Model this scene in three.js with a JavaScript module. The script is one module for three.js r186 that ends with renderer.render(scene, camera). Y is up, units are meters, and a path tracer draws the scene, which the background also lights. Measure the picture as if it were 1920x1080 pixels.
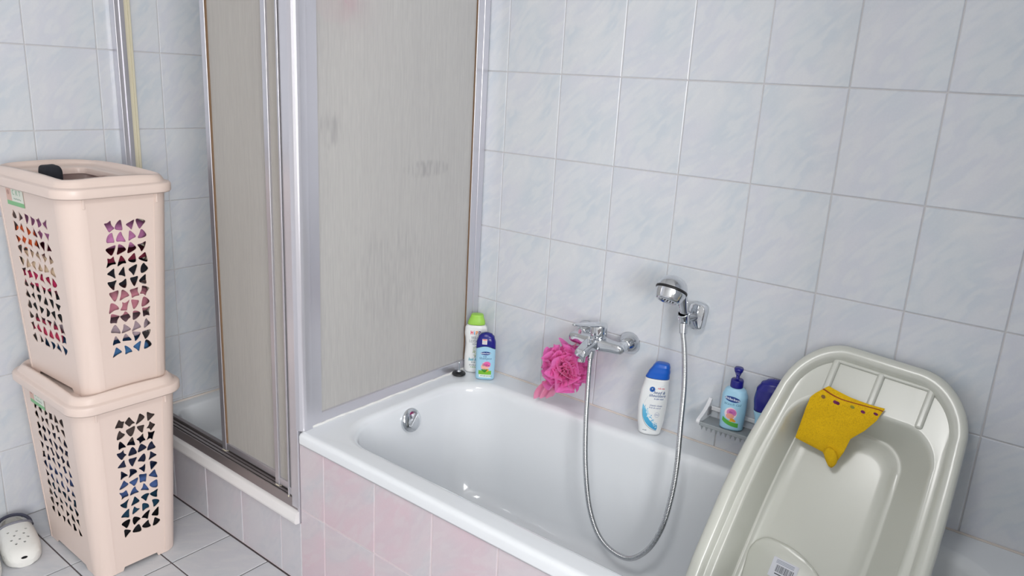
import * as THREE from 'three';
import { RectAreaLightUniformsLib } from 'three/addons/lights/RectAreaLightUniformsLib.js';
import { RoundedBoxGeometry } from 'three/addons/geometries/RoundedBoxGeometry.js';
import { mergeGeometries, mergeVertices, toCreasedNormals } from 'three/addons/utils/BufferGeometryUtils.js';
import { Brush, Evaluator, SUBTRACTION } from 'three-bvh-csg';

// ---------------------------------------------------------------- camera, sky, daylight, exposure
const scene = new THREE.Scene();
const renderer = new THREE.WebGLRenderer({ antialias: true });
renderer.toneMapping = THREE.LinearToneMapping;
renderer.toneMappingExposure = 0.97;
renderer.shadowMap.enabled = true;

const camera = new THREE.PerspectiveCamera(41.72, 1920 / 1080, 0.02, 60);
camera.rotation.order = 'YXZ';
camera.position.set(2.5754, 1.4734, 1.9231);
camera.rotation.set(-0.2678, 0.6523, 0.0553, 'YXZ');

scene.background = new THREE.Color().setRGB(1.6, 1.8, 2.0);      // bright overcast sky outside the window

const ROOM = { x: 4.8, y: 2.5, z: 4.2 };
const WIN = { z0: 2.1, z1: 3.7, y0: 0.95, y1: 2.2 };           // window in the wall to the right of the camera
RectAreaLightUniformsLib.init();
const daylight = new THREE.RectAreaLight(new THREE.Color().setRGB(1.0, 0.985, 0.975), 19, WIN.z1 - WIN.z0 - 0.14, WIN.y1 - WIN.y0 - 0.14);
daylight.name = 'window_daylight';
daylight.position.set(ROOM.x - 0.012, (WIN.y0 + WIN.y1) / 2, (WIN.z0 + WIN.z1) / 2);
daylight.lookAt(0, (WIN.y0 + WIN.y1) / 2, (WIN.z0 + WIN.z1) / 2);
scene.add(daylight);

const LAMP = { x: 2.05, z: 1.85, y: 2.5, half: 0.24 };            // square opal ceiling lamp above the middle of the room
const lampLight = new THREE.RectAreaLight(new THREE.Color().setRGB(1.0, 0.99, 0.985), 21, 0.44, 0.44);
lampLight.name = 'ceiling_lamp_glow';
lampLight.position.set(LAMP.x, LAMP.y - 0.092, LAMP.z);
lampLight.lookAt(LAMP.x, 0, LAMP.z);
scene.add(lampLight);

// ---------------------------------------------------------------- helpers
function rng(seed) {
  let a = seed >>> 0;
  return () => { a = (a + 0x6D2B79F5) | 0; let t = Math.imul(a ^ (a >>> 15), 1 | a); t = (t + Math.imul(t ^ (t >>> 7), 61 | t)) ^ t; return ((t ^ (t >>> 14)) >>> 0) / 4294967296; };
}
const V = (x, y, z) => new THREE.Vector3(x, y, z);
const lerp = THREE.MathUtils.lerp, clamp = THREE.MathUtils.clamp;
const srgb = (r, g, b) => new THREE.Color().setRGB(r / 255, g / 255, b / 255, THREE.SRGBColorSpace);
function hash(i, j, s) { let h = Math.imul(i, 374761393) ^ Math.imul(j, 668265263) ^ Math.imul(s, 974634777); h = Math.imul(h ^ (h >>> 13), 1274126177); return ((h ^ (h >>> 16)) >>> 0) / 4294967296; }
function vnoise(x, y, px, py, s) {            // value noise that repeats every px, py cells
  const i = Math.floor(x), j = Math.floor(y), fx = x - i, fy = y - j;
  const m = (a, n) => ((a % n) + n) % n, sx = fx * fx * (3 - 2 * fx), sy = fy * fy * (3 - 2 * fy);
  const a = hash(m(i, px), m(j, py), s), b = hash(m(i + 1, px), m(j, py), s), c = hash(m(i, px), m(j + 1, py), s), d = hash(m(i + 1, px), m(j + 1, py), s);
  return lerp(lerp(a, b, sx), lerp(c, d, sx), sy);
}
function noise3(x, y, z, s) { return (vnoise(x + z * 0.71, y - z * 0.37, 4096, 4096, s) + vnoise(y + x * 0.43 + 17, z + 9.2, 4096, 4096, s + 5)) - 1; }

function dataTexture(w, h, fn, color = true) {
  const d = new Uint8Array(w * h * 4);
  for (let j = 0; j < h; j++) for (let i = 0; i < w; i++) {
    const c = fn((i + 0.5) / w, (j + 0.5) / h), k = 4 * (j * w + i);
    d[k] = clamp(c[0], 0, 255); d[k + 1] = clamp(c[1], 0, 255); d[k + 2] = clamp(c[2], 0, 255); d[k + 3] = 255;
  }
  const t = new THREE.DataTexture(d, w, h);
  t.magFilter = THREE.LinearFilter; t.minFilter = THREE.LinearMipmapLinearFilter; t.generateMipmaps = true;
  t.wrapS = t.wrapT = THREE.RepeatWrapping; if (color) t.colorSpace = THREE.SRGBColorSpace; t.needsUpdate = true;
  return t;
}
function canvasTexture(w, h, draw) {
  const c = document.createElement('canvas'); c.width = w; c.height = h;
  const g = c.getContext('2d'); draw(g, w, h);
  const t = new THREE.CanvasTexture(c); t.colorSpace = THREE.SRGBColorSpace; t.magFilter = THREE.LinearFilter; return t;
}
function std(color, roughness = 0.5, metalness = 0, extra = {}) {
  return new THREE.MeshStandardMaterial({ color, roughness, metalness, side: THREE.DoubleSide, ...extra });
}
function phys(color, roughness, extra = {}) {
  return new THREE.MeshPhysicalMaterial({ color, roughness, side: THREE.DoubleSide, ...extra });
}
function mesh(parent, name, geometry, material, label) {
  const m = new THREE.Mesh(geometry, material); m.name = name; m.castShadow = m.receiveShadow = true;
  if (label) m.userData.label = label;
  parent.add(m); return m;
}
const taken = new Map();
function numbered(name) { const n = taken.get(name) || 0; taken.set(name, n + 1); return n ? `${name}_${String(n).padStart(3, '0')}` : name; }
function thing(name, label, category, pos = [0, 0, 0], turn = 0, group) {
  const o = new THREE.Group(); o.name = numbered(name); o.position.set(...pos); o.rotation.y = turn;
  o.userData = { label, category }; if (group) o.userData.group = group;
  scene.add(o); return o;
}
function single(name, label, category, geometry, material, pos = [0, 0, 0], turn = 0, group) {
  const m = mesh(scene, numbered(name), geometry, material); m.position.set(...pos); m.rotation.y = turn;
  m.userData = { label, category }; if (group) m.userData.group = group; return m;
}
function structure(name, geometry, material, label, category) {
  const m = mesh(scene, name, geometry, material); m.userData = { kind: 'structure', label, category }; return m;
}
function box(x0, x1, y0, y1, z0, z1, r = 0) {
  const g = r ? new RoundedBoxGeometry(x1 - x0, y1 - y0, z1 - z0, 2, r) : new THREE.BoxGeometry(x1 - x0, y1 - y0, z1 - z0);
  g.translate((x0 + x1) / 2, (y0 + y1) / 2, (z0 + z1) / 2); return g;
}
const merge = (list) => mergeGeometries(list.map((g) => { const n = g.index ? g.toNonIndexed() : g; for (const k of Object.keys(n.attributes)) if (!['position', 'normal', 'uv'].includes(k)) n.deleteAttribute(k); if (!n.attributes.uv) n.setAttribute('uv', new THREE.BufferAttribute(new Float32Array(n.attributes.position.count * 2), 2)); return n; }));
function rod(a, b, r0, r1 = r0, seg = 16) {
  const A = V(...a), B = V(...b), d = B.clone().sub(A), g = new THREE.CylinderGeometry(r1, r0, d.length(), seg);
  g.applyQuaternion(new THREE.Quaternion().setFromUnitVectors(V(0, 1, 0), d.clone().normalize()));
  const c = A.add(B).multiplyScalar(0.5); g.translate(c.x, c.y, c.z); return g;
}
function lathe(points, seg = 40) { return new THREE.LatheGeometry(points.map(([r, y]) => new THREE.Vector2(r, y)), seg); }
// a ring of points around a rounded rectangle, always the same number of points
function rrect(cx, cy, hx, hy, r, nc = 8, ne = 6) {
  const out = []; r = Math.min(r, hx - 1e-4, hy - 1e-4);
  const cs = [[hx - r, hy - r, 0], [-hx + r, hy - r, 90], [-hx + r, -hy + r, 180], [hx - r, -hy + r, 270]];
  for (let k = 0; k < 4; k++) {
    const [x, y, a] = cs[k];
    for (let i = 0; i <= nc; i++) { const t = THREE.MathUtils.degToRad(a + 90 * i / nc); out.push([cx + x + r * Math.cos(t), cy + y + r * Math.sin(t)]); }
    const [x2, y2, a2] = cs[(k + 1) % 4], t1 = THREE.MathUtils.degToRad(a + 90), t2 = THREE.MathUtils.degToRad(a2);
    for (let i = 1; i < ne; i++) out.push([lerp(cx + x + r * Math.cos(t1), cx + x2 + r * Math.cos(t2), i / ne), lerp(cy + y + r * Math.sin(t1), cy + y2 + r * Math.sin(t2), i / ne)]);
  }
  return out;
}
function superellipse(hx, hy, n, count = 48, cx = 0) {
  const out = [];
  for (let i = 0; i < count; i++) { const t = 2 * Math.PI * i / count, c = Math.cos(t), s = Math.sin(t); out.push([cx + hx * Math.sign(c) * Math.abs(c) ** (2 / n), hy * Math.sign(s) * Math.abs(s) ** (2 / n)]); }
  return out;
}
// joins rings of Vector3 into a skin; caps: close first and last ring
function loft(rings, { capStart = false, capEnd = false, closed = true } = {}) {
  const n = rings[0].length, pos = [], uv = [], idx = [];
  rings.forEach((r, j) => r.forEach((p, i) => { pos.push(p.x, p.y, p.z); uv.push(i / n, j / (rings.length - 1)); }));
  for (let j = 0; j + 1 < rings.length; j++) for (let i = 0; i < (closed ? n : n - 1); i++) {
    const a = j * n + i, b = j * n + (i + 1) % n, c = a + n, d = b + n; idx.push(a, c, b, b, c, d);
  }
  const cap = (ring, base, flip) => {
    const m = ring.reduce((s, p) => s.add(p), V(0, 0, 0)).multiplyScalar(1 / n), k = pos.length / 3; pos.push(m.x, m.y, m.z); uv.push(0.5, 0.5);
    for (let i = 0; i < n; i++) flip ? idx.push(k, base + i, base + (i + 1) % n) : idx.push(k, base + (i + 1) % n, base + i);
  };
  if (capStart) cap(rings[0], 0, true);
  if (capEnd) cap(rings[rings.length - 1], (rings.length - 1) * n, false);
  const g = new THREE.BufferGeometry();
  g.setAttribute('position', new THREE.Float32BufferAttribute(pos, 3)); g.setAttribute('uv', new THREE.Float32BufferAttribute(uv, 2)); g.setIndex(idx);
  g.computeVertexNormals(); return g;
}
function flatUv(g, fn) { const p = g.attributes.position, a = new Float32Array(p.count * 2); for (let i = 0; i < p.count; i++) { const [u, v] = fn(p.getX(i), p.getY(i), p.getZ(i)); a[2 * i] = u; a[2 * i + 1] = v; } g.setAttribute('uv', new THREE.BufferAttribute(a, 2)); return g; }

// ---------------------------------------------------------------- materials
// glazed tile: soft diagonal brush strokes, pale grey with blue and lilac
function strokes(base, cool, lilac, pale, seed) {
  const smooth = (t) => { t = clamp(t, 0, 1); return t * t * (3 - 2 * t); };
  return dataTexture(512, 512, (u, v) => {
    const a = u + v + 0.12 * (vnoise(u * 6, v * 6, 6, 6, seed + 9) - 0.5), b = u - v + 0.1 * (vnoise(u * 5, v * 5, 5, 5, seed + 8) - 0.5);
    const n1 = vnoise(a * 5, b * 13, 5, 13, seed), n2 = vnoise(a * 9, b * 27, 9, 27, seed + 1), n3 = vnoise(u * 6, v * 6, 6, 6, seed + 2), n4 = vnoise(a * 18, b * 56, 18, 56, seed + 3), n5 = vnoise(u * 256, v * 256, 256, 256, seed + 4);
    const w = smooth((0.6 * n1 + 0.4 * n2 - 0.3) * 2.2), l = smooth(n3 * 1.4 - 0.3), p = smooth((0.55 * n2 + 0.45 * n4 - 0.38) * 2.4);
    return [0, 1, 2].map((k) => { let c = lerp(base[k], cool[k], w); c = lerp(c, lilac[k], l * 0.6); c = lerp(c, pale[k], p * 0.5); return c + (n5 - 0.5) * 2.5; });
  });
}
const texTile = strokes([217, 221, 226], [206, 214, 222], [215, 216, 226], [226, 228, 230], 11);
const texPink = strokes([207, 197, 203], [199, 197, 203], [214, 186, 196], [212, 203, 207], 23);
const texLilac = strokes([203, 200, 206], [195, 196, 203], [205, 192, 201], [208, 205, 209], 29);
const texFloor = strokes([206, 208, 212], [196, 200, 206], [204, 203, 209], [214, 214, 216], 37);
const fine = dataTexture(256, 256, (u, v) => { const n = 127 + 90 * (0.6 * vnoise(u * 64, v * 64, 64, 64, 3) + 0.4 * vnoise(u * 128, v * 128, 128, 128, 4) - 0.5); return [n, n, n]; }, false);
const M = {
  tile: std(0xffffff, 0.22, 0, { map: texTile }),
  pinkTile: std(0xffffff, 0.28, 0, { map: texPink }),
  lilacTile: std(0xffffff, 0.28, 0, { map: texLilac }),
  floorTile: std(0xffffff, 0.4, 0, { map: texFloor }),
  grout: std(srgb(205, 204, 206), 0.95),
  groutPink: std(srgb(226, 214, 216), 0.95),
  groutFloor: std(srgb(92, 84, 86), 0.95),
  plaster: std(srgb(238, 238, 236), 0.95),
  enamel: phys(srgb(232, 236, 240), 0.12, { clearcoat: 0.4, clearcoatRoughness: 0.05 }),
  alu: std(srgb(206, 205, 212), 0.36, 0.85),
  aluDark: std(srgb(158, 151, 152), 0.42, 0.8),
  aluSatin: std(srgb(212, 211, 218), 0.3, 0.7),
  rubberDark: std(srgb(70, 66, 66), 0.7),
  gasket: std(srgb(126, 100, 76), 0.8),
  beige: std(srgb(224, 217, 192), 0.6),
  silicone: std(srgb(232, 232, 230), 0.45),
  siliconeAged: std(srgb(228, 219, 211), 0.6),
  whitePlastic: std(srgb(232, 230, 230), 0.35),
  chrome: std(srgb(215, 218, 222), 0.07, 1),
  chromeHose: std(srgb(196, 198, 200), 0.2, 1),
  hamper: std(srgb(230, 211, 201), 0.36),
  bath: phys(srgb(203, 205, 196), 0.38, { clearcoat: 0.85, clearcoatRoughness: 0.2 }),
  navy: std(srgb(28, 30, 128), 0.25),
  skyBlue: std(srgb(166, 212, 236), 0.35),
  bottleWhite: std(srgb(238, 240, 241), 0.3),
  lime: std(srgb(160, 214, 84), 0.4),
  capBlue: std(srgb(20, 94, 196), 0.28),
  blackRubber: std(srgb(22, 22, 24), 0.4),
};
// textured acrylic: warm grey with a fine vertical grain and rubbed streaks
const paneTexture = (rubbed) => dataTexture(1024, 1024, (u, v) => {
  const g = vnoise(u * 340, v * 24, 340, 24, 51) + 0.6 * vnoise(u * 160, v * 60, 160, 60, 52) - 0.8, m = vnoise(u * 5, v * 4, 5, 4, 53) - 0.5;
  const streak = clamp(vnoise(u * 120, v * 7, 120, 7, 54) - 0.72, 0, 1) * 2.2;
  const spot = (cu, cv, ru, rv) => clamp(1.6 * (1 - ((u - cu) / ru) ** 2 - ((v - cv) / rv) ** 2), 0, 1);
  const rub = rubbed ? (spot(0.67, 0.478, 0.17, 0.02) + 0.8 * spot(0.09, 0.565, 0.06, 0.04) + 0.3 * spot(0.45, 0.26, 0.3, 0.13)) * clamp(vnoise(u * 110, v * 40, 110, 40, 55) * 1.5 - 0.35, 0, 1) : 0;
  const k = 8 * g + 5 * m - 5 * streak - 26 * rub;
  return [230 + k, 228 + k, 225 + k * 0.9];
});
const texPane = paneTexture(true), texDoor = paneTexture(false);
const bumpPane = dataTexture(512, 512, (u, v) => { const n = 128 + 90 * (vnoise(u * 150, v * 30, 150, 30, 61) + 0.5 * vnoise(u * 256, v * 90, 256, 90, 62) - 0.75); return [n, n, n]; }, false);
M.pane = phys(0xffffff, 0.86, { map: texPane, bumpMap: bumpPane, bumpScale: 0.0006, transmission: 0.5, thickness: 0, ior: 1.45, specularIntensity: 0.5 });
M.paneDoor = phys(srgb(240, 237, 233), 0.86, { map: texDoor, bumpMap: bumpPane, bumpScale: 0.0006, transmission: 0.5, thickness: 0, ior: 1.45, specularIntensity: 0.5 });

// ---------------------------------------------------------------- tiles
const TW = 0.2047, TH = 0.25, X0 = 1.0413, Y0 = 1.4982, ZL = 0.9775;      // pitch and joints of the wall tiles
const plates = new Map();
function plate(w, h, variant, joint, t = 0.006) {               // bevelled plate in xy, its face at z = 0
  const key = [w.toFixed(4), h.toFixed(4), variant, joint].join();
  if (plates.has(key)) return plates.get(key);
  const a = w / 2 - joint / 2, b = h / 2 - joint / 2, e = 0.0016, d = 0.0012;
  const ring = (x, y, z) => [V(-x, -y, z), V(x, -y, z), V(x, y, z), V(-x, y, z)];
  const rings = [ring(a, b, -t), ring(a, b, -d), ring(a - e, b - e, 0)], pos = [], tri = (p, q, r) => pos.push(p.x, p.y, p.z, q.x, q.y, q.z, r.x, r.y, r.z);
  for (let k = 0; k < 2; k++) for (let i = 0; i < 4; i++) { const p = rings[k][i], q = rings[k][(i + 1) % 4], r = rings[k + 1][i], s = rings[k + 1][(i + 1) % 4]; tri(p, q, s); tri(p, s, r); }
  const f = rings[2]; tri(f[0], f[1], f[2]); tri(f[0], f[2], f[3]);
  const g = new THREE.BufferGeometry(); g.setAttribute('position', new THREE.Float32BufferAttribute(pos, 3)); g.computeVertexNormals();
  const ox = hash(variant, 1, 77), oy = hash(variant, 2, 77);
  flatUv(g, (x, y) => [ox + x / 0.62, oy + y / 0.62]); plates.set(key, g); return g;
}
function spans(from, to, start, pitch) {                         // joint positions between from and to
  const e = [from]; let k = Math.ceil((from - start) / pitch + 1e-6);
  for (; start + k * pitch < to - 1e-6; k++) e.push(start + k * pitch);
  e.push(to); const out = [];
  for (let i = 0; i + 1 < e.length; i++) if (e[i + 1] - e[i] > 0.012) out.push([e[i], e[i + 1]]);
  return out;
}
const tileJitter = rng(5);
function tiles(parent, us, vs, place, material, joint) {
  us.forEach(([u0, u1], i) => vs.forEach(([v0, v1], j) => {
    const m = mesh(parent, 'tile', plate(u1 - u0, v1 - v0, (i * 7 + j * 3 + i * j) % 7, joint), material);
    place(m, (u0 + u1) / 2, (v0 + v1) / 2);
    m.rotation.x += (tileJitter() - 0.5) * 0.004; m.rotation.y += (tileJitter() - 0.5) * 0.004;
  }));
}

// ---------------------------------------------------------------- room shell
const TH0 = 0.14;
const floor = structure('floor', box(-TH0, ROOM.x + TH0, -0.12, -0.003, -TH0, ROOM.z + TH0), M.groutFloor, 'light grey square floor tiles with dark joints', 'floor');
tiles(floor, spans(0, 2.4, 0.3756, TW), spans(0.745, ROOM.z, 0.944, TW), (m, x, z) => { m.rotation.x = -Math.PI / 2; m.position.set(x, 0, z); }, M.floorTile, 0.0045);
const wallBack = structure('wall_back', box(-TH0, ROOM.x + TH0, -0.004, ROOM.y, -TH0, -0.0022), M.grout, 'white wall tiles with faint diagonal strokes behind the bathtub', 'wall');
tiles(wallBack, spans(0, 2.665, X0, TW), spans(0.2482, 2.2482, Y0, TH), (m, x, y) => m.position.set(x, y, 0), M.tile, 0.003);
const wallLeft = structure('wall_left', box(-TH0, -0.0022, -0.004, ROOM.y, -0.002, ROOM.z), M.grout, 'white tiled wall behind the laundry hampers', 'wall');
tiles(wallLeft, spans(0, 2.4, ZL, TW), spans(-0.0018, 2.2482, Y0, TH), (m, z, y) => { m.rotation.y = Math.PI / 2; m.position.set(0, y, z); }, M.tile, 0.003);
structure('wall_front', box(-TH0, ROOM.x + TH0, -0.004, ROOM.y, ROOM.z, ROOM.z + TH0), M.plaster, 'plain white wall behind the camera', 'wall');
const rx0 = ROOM.x, rx1 = ROOM.x + TH0;
structure('wall_right', merge([box(rx0, rx1, -0.004, WIN.y0, 0, ROOM.z), box(rx0, rx1, WIN.y1, ROOM.y, 0, ROOM.z), box(rx0, rx1, WIN.y0, WIN.y1, 0, WIN.z0), box(rx0, rx1, WIN.y0, WIN.y1, WIN.z1, ROOM.z)]), M.plaster, 'plain white wall with the window', 'wall');
structure('ceiling', box(-TH0, ROOM.x + TH0, ROOM.y, ROOM.y + 0.1, -TH0, ROOM.z + TH0), M.plaster, 'plain white ceiling', 'ceiling');
{
  const { z0, z1, y0, y1 } = WIN, zm = (z0 + z1) / 2, f = 0.06;
  const w = structure('window_1', merge([box(rx0 + 0.04, rx0 + 0.1, y0, y0 + f, z0, z1), box(rx0 + 0.04, rx0 + 0.1, y1 - f, y1, z0, z1), box(rx0 + 0.04, rx0 + 0.1, y0, y1, z0, z0 + f), box(rx0 + 0.04, rx0 + 0.1, y0, y1, z1 - f, z1), box(rx0 + 0.04, rx0 + 0.1, y0, y1, zm - 0.05, zm + 0.05)]), M.whitePlastic, 'white two-light window', 'window');
  const glass = phys(0xffffff, 0.02, { transmission: 1, thickness: 0 });
  for (const [a, b] of [[z0 + f, zm - 0.05], [zm + 0.05, z1 - f]]) mesh(w, 'pane', box(rx0 + 0.068, rx0 + 0.072, y0 + f, y1 - f, a, b), glass);
}
const wallEnd = structure('wall_tub_end', box(2.6672, 2.8, 0, ROOM.y, 0, 0.82), M.grout, 'tiled wall at the far end of the bathtub', 'wall');
tiles(wallEnd, spans(0, 0.82, 0.0, TW), spans(0.4982, 2.2482, Y0, TH), (m, z, y) => { m.rotation.y = -Math.PI / 2; m.position.set(2.665, y, z); }, M.tile, 0.003);
// tiled front of the shower base and of the bathtub
const ZF = 0.7446, XM = 0.4483;
const plinth = structure('wall_shower_base', box(0.002, 0.955, 0, 0.204, 0.66, ZF - 0.0022), M.groutPink, 'low tiled plinth below the shower door', 'wall');
tiles(plinth, spans(0.002, 0.955, XM, TW), [[0.002, 0.204]], (m, x, y) => m.position.set(x, y, ZF), M.lilacTile, 0.003);
const apron = structure('wall_tub_front', box(0.955, 2.66, 0, 0.462, 0.705, ZF - 0.0022), M.groutPink, 'pale pink tiled front of the bathtub', 'wall');
tiles(apron, spans(0.955, 2.66, XM, TW), [[0.002, 0.2535], [0.2535, 0.461]], (m, x, y) => m.position.set(x, y, ZF), M.pinkTile, 0.003);

// ---------------------------------------------------------------- bathtub
{
  const tub = thing('bathtub', 'white enamelled bathtub built in along the tiled wall', 'bathtub');
  const xa = 0.957, xb = 2.658, za = 0.002, zb = 0.7505;
  const ring = (x0, x1, z0, z1, r, y) => rrect((x0 + x1) / 2, (z0 + z1) / 2, (x1 - x0) / 2, (z1 - z0) / 2, r, 12, 10).map(([x, z]) => V(x, y, z));
  const I = { x0: 1.022, x1: 2.58, z0: 0.098, z1: 0.683 };
  const inner = (d, y, r, dl = d, dr = d) => ring(I.x0 + dl, I.x1 - dr, I.z0 + d, I.z1 - d, r, y);
  const rings = [
    ring(xa, xb, za, zb - 0.02, 0.006, 0.462), ring(xa, xb, za, zb - 0.001, 0.008, 0.463), ring(xa, xb, za, zb, 0.01, 0.468), ring(xa, xb, za, zb, 0.01, 0.487), ring(xa + 0.002, xb - 0.002, za + 0.001, zb - 0.003, 0.012, 0.4945), ring(xa + 0.006, xb - 0.006, za + 0.003, zb - 0.008, 0.015, 0.499),
    ring(xa + 0.01, xb - 0.01, za + 0.006, zb - 0.015, 0.02, 0.5), inner(-0.012, 0.4985, 0.145), inner(-0.004, 0.4965, 0.142), inner(0.003, 0.492, 0.14), inner(0.0075, 0.4855, 0.14), inner(0.0105, 0.476, 0.14), inner(0.0135, 0.456, 0.14, 0.0125), inner(0.027, 0.34, 0.145, 0.026, 0.07), inner(0.043, 0.22, 0.15, 0.044, 0.17), inner(0.058, 0.15, 0.15, 0.062, 0.24), inner(0.085, 0.115, 0.14, 0.09, 0.28), inner(0.125, 0.1, 0.12, 0.135, 0.33), inner(0.175, 0.096, 0.09, 0.2, 0.38),
  ];
  mesh(tub, 'basin', loft(rings, { capEnd: true }), M.enamel);
  // overflow rosette with its turning cap, in the end wall of the basin
  const o = mesh(tub, 'overflow_cover', lathe([[0, 0.02], [0.02, 0.0195], [0.033, 0.016], [0.0375, 0.01], [0.038, 0.002], [0.034, 0]], 48), M.chrome, 'round chrome overflow cover with turning knob');
  o.rotation.z = -Math.PI / 2 + 0.28; o.position.set(1.034, 0.44, 0.392);
  const k = mesh(o, 'overflow_grip', (() => { const g = new RoundedBoxGeometry(0.008, 0.006, 0.05, 3, 0.003); g.translate(0, 0.02, 0); return g; })(), M.chrome); k.rotation.y = 0.7;
  const d = mesh(tub, 'drain_ring', lathe([[0.02, 0], [0.034, 0.001], [0.036, 0.003], [0.03, 0.005], [0.02, 0.002]], 32), M.chrome); d.position.set(1.3, 0.0962, 0.39);
}
structure('trim_1', merge([box(0.955, 2.66, 0.4985, 0.5025, 0.0005, 0.0045)]), M.siliconeAged, 'aged silicone joint between bathtub and wall', 'sealant');
{
  // hand-laid white sealant along the foot of the fixed shower wall
  const r = rng(44), pts = []; for (let i = 0; i <= 40; i++) pts.push(V(0.9635 + (r() - 0.5) * 0.004, 0.5015 + (r() - 0.5) * 0.002, 0.012 + i * 0.728 / 40));
  const g = new THREE.TubeGeometry(new THREE.CatmullRomCurve3(pts), 90, 0.0042, 7);
  structure('trim_2', g, M.silicone, 'rough white sealant bead along the foot of the shower wall', 'sealant');
}

// ---------------------------------------------------------------- shower tray and enclosure
{
  const R = (x0, x1, z0, z1, r, y) => rrect((x0 + x1) / 2, (z0 + z1) / 2, (x1 - x0) / 2, (z1 - z0) / 2, r).map(([x, z]) => V(x, y, z));
  const g = loft([R(0.002, 0.948, 0.002, 0.7, 0.01, 0.205), R(0.002, 0.948, 0.002, 0.7, 0.01, 0.232), R(0.006, 0.944, 0.006, 0.696, 0.012, 0.236), R(0.05, 0.9, 0.05, 0.65, 0.06, 0.235), R(0.062, 0.888, 0.062, 0.638, 0.06, 0.225), R(0.09, 0.86, 0.09, 0.61, 0.06, 0.12), R(0.13, 0.82, 0.13, 0.57, 0.06, 0.105)], { capEnd: true });
  single('shower_tray', 'white shower tray behind the open shower door', 'shower tray', g, M.enamel);
}
structure('trim_3', merge([box(0.0005, 0.006, 0.236, 0.242, 0.01, 0.66)]), M.siliconeAged, 'yellowed silicone joint between shower tray and wall', 'sealant');
{
  const s = thing('shower_enclosure', 'aluminium shower enclosure with frosted sliding doors and fixed side wall', 'shower');
  const top = 1.96;
  // profile on the left wall, with its yellowed seal
  const wp = mesh(s, 'wall_profile', merge([box(0.001, 0.03, 0.272, top, 0.702, 0.724, 0.002), box(0.001, 0.02, 0.272, top, 0.688, 0.702), box(0.03, 0.034, 0.272, top, 0.7, 0.708)]), M.alu);
  mesh(wp, 'seal_strip', merge([box(0.001, 0.014, 0.272, top, 0.664, 0.688, 0.002), box(0.014, 0.017, 0.272, top, 0.667, 0.674)]), M.beige, 'yellowed plastic seal strip');
  // threshold: white strip outside, metal track, inner channel
  mesh(s, 'threshold_strip', (() => { const g = new THREE.ExtrudeGeometry((() => { const q = new THREE.Shape(); q.moveTo(0, 0); q.lineTo(0.014, 0.002); q.quadraticCurveTo(0.021, 0.004, 0.02, 0.014); q.lineTo(0.014, 0.032); q.quadraticCurveTo(0.012, 0.037, 0.004, 0.038); q.lineTo(0, 0.038); return q; })(), { depth: 0.95, bevelEnabled: false, curveSegments: 6 }); g.rotateY(-Math.PI / 2); g.scale(1, 1, 1); g.translate(0.952, 0.2055, ZF - 0.0005); return g; })(), M.whitePlastic, 'white threshold strip');
  const track = mesh(s, 'bottom_track', (() => {
    const q = new THREE.Shape(); [[0.66, 0.2365], [0.745, 0.2365], [0.745, 0.246], [0.736, 0.266], [0.733, 0.2665], [0.7325, 0.256], [0.7285, 0.256], [0.728, 0.266], [0.721, 0.267], [0.7205, 0.256], [0.7165, 0.256], [0.716, 0.267], [0.709, 0.268], [0.7085, 0.256], [0.7045, 0.256], [0.704, 0.276], [0.695, 0.276], [0.694, 0.25], [0.66, 0.245]].forEach(([z, y], i) => i ? q.lineTo(-z, y) : q.moveTo(-z, y));
    const g = new THREE.ExtrudeGeometry(q, { depth: 0.944, bevelEnabled: false }); g.rotateY(Math.PI / 2); g.translate(0.003, 0, 0); return g;
  })(), M.aluDark);
  mesh(s, 'top_track', box(0.003, 0.95, top - 0.05, top, 0.69, 0.745, 0.003), M.alu);
  // side jamb and corner post
  mesh(s, 'jamb_profile', merge([box(0.914, 0.944, 0.245, top, 0.7005, 0.744, 0.002), box(0.906, 0.914, 0.262, top, 0.7, 0.706)]), M.aluSatin);
  mesh(s, 'corner_post', (() => {
    const q = new THREE.Shape(); q.moveTo(0.944, -0.675); q.lineTo(0.944, -0.7475); q.lineTo(0.952, -0.7475); q.quadraticCurveTo(0.972, -0.746, 0.972, -0.722); q.lineTo(0.9715, -0.709); q.lineTo(0.965, -0.706); q.lineTo(0.965, -0.672); q.lineTo(0.944, -0.672);
    const g = new THREE.ExtrudeGeometry(q, { depth: top - 0.5005, bevelEnabled: false, curveSegments: 10 }); g.rotateX(-Math.PI / 2); g.translate(0, 0.5005, 0); return toCreasedNormals(g, 0.5);
  })(), M.aluSatin);
  mesh(s, 'post_foot', box(0.944, 0.9535, 0.206, 0.5, 0.72, 0.7475, 0.002), M.aluSatin);
  // fixed wall between shower and bathtub
  const fixed = mesh(s, 'fixed_wall_frame', merge([box(0.944, 0.965, 0.5045, 0.534, 0.058, 0.674, 0.003), box(0.944, 0.965, top - 0.03, top, 0.004, 0.674, 0.003), box(0.943, 0.965, 0.5045, top, 0.002, 0.03, 0.003), box(0.946, 0.963, 0.5045, top, 0.03, 0.058, 0.002)]), M.aluSatin);
  const pg = new THREE.PlaneGeometry(0.634, top - 0.548); pg.rotateY(Math.PI / 2); pg.translate(0.9555, (top - 0.03 + 0.534) / 2, 0.366);
  mesh(fixed, 'pane', pg, M.pane, 'frosted acrylic pane with rubbed streaks');
  mesh(fixed, 'gasket', box(0.957, 0.9605, 0.534, top - 0.03, 0.058, 0.0605), M.gasket, 'brown stained gasket');
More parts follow.
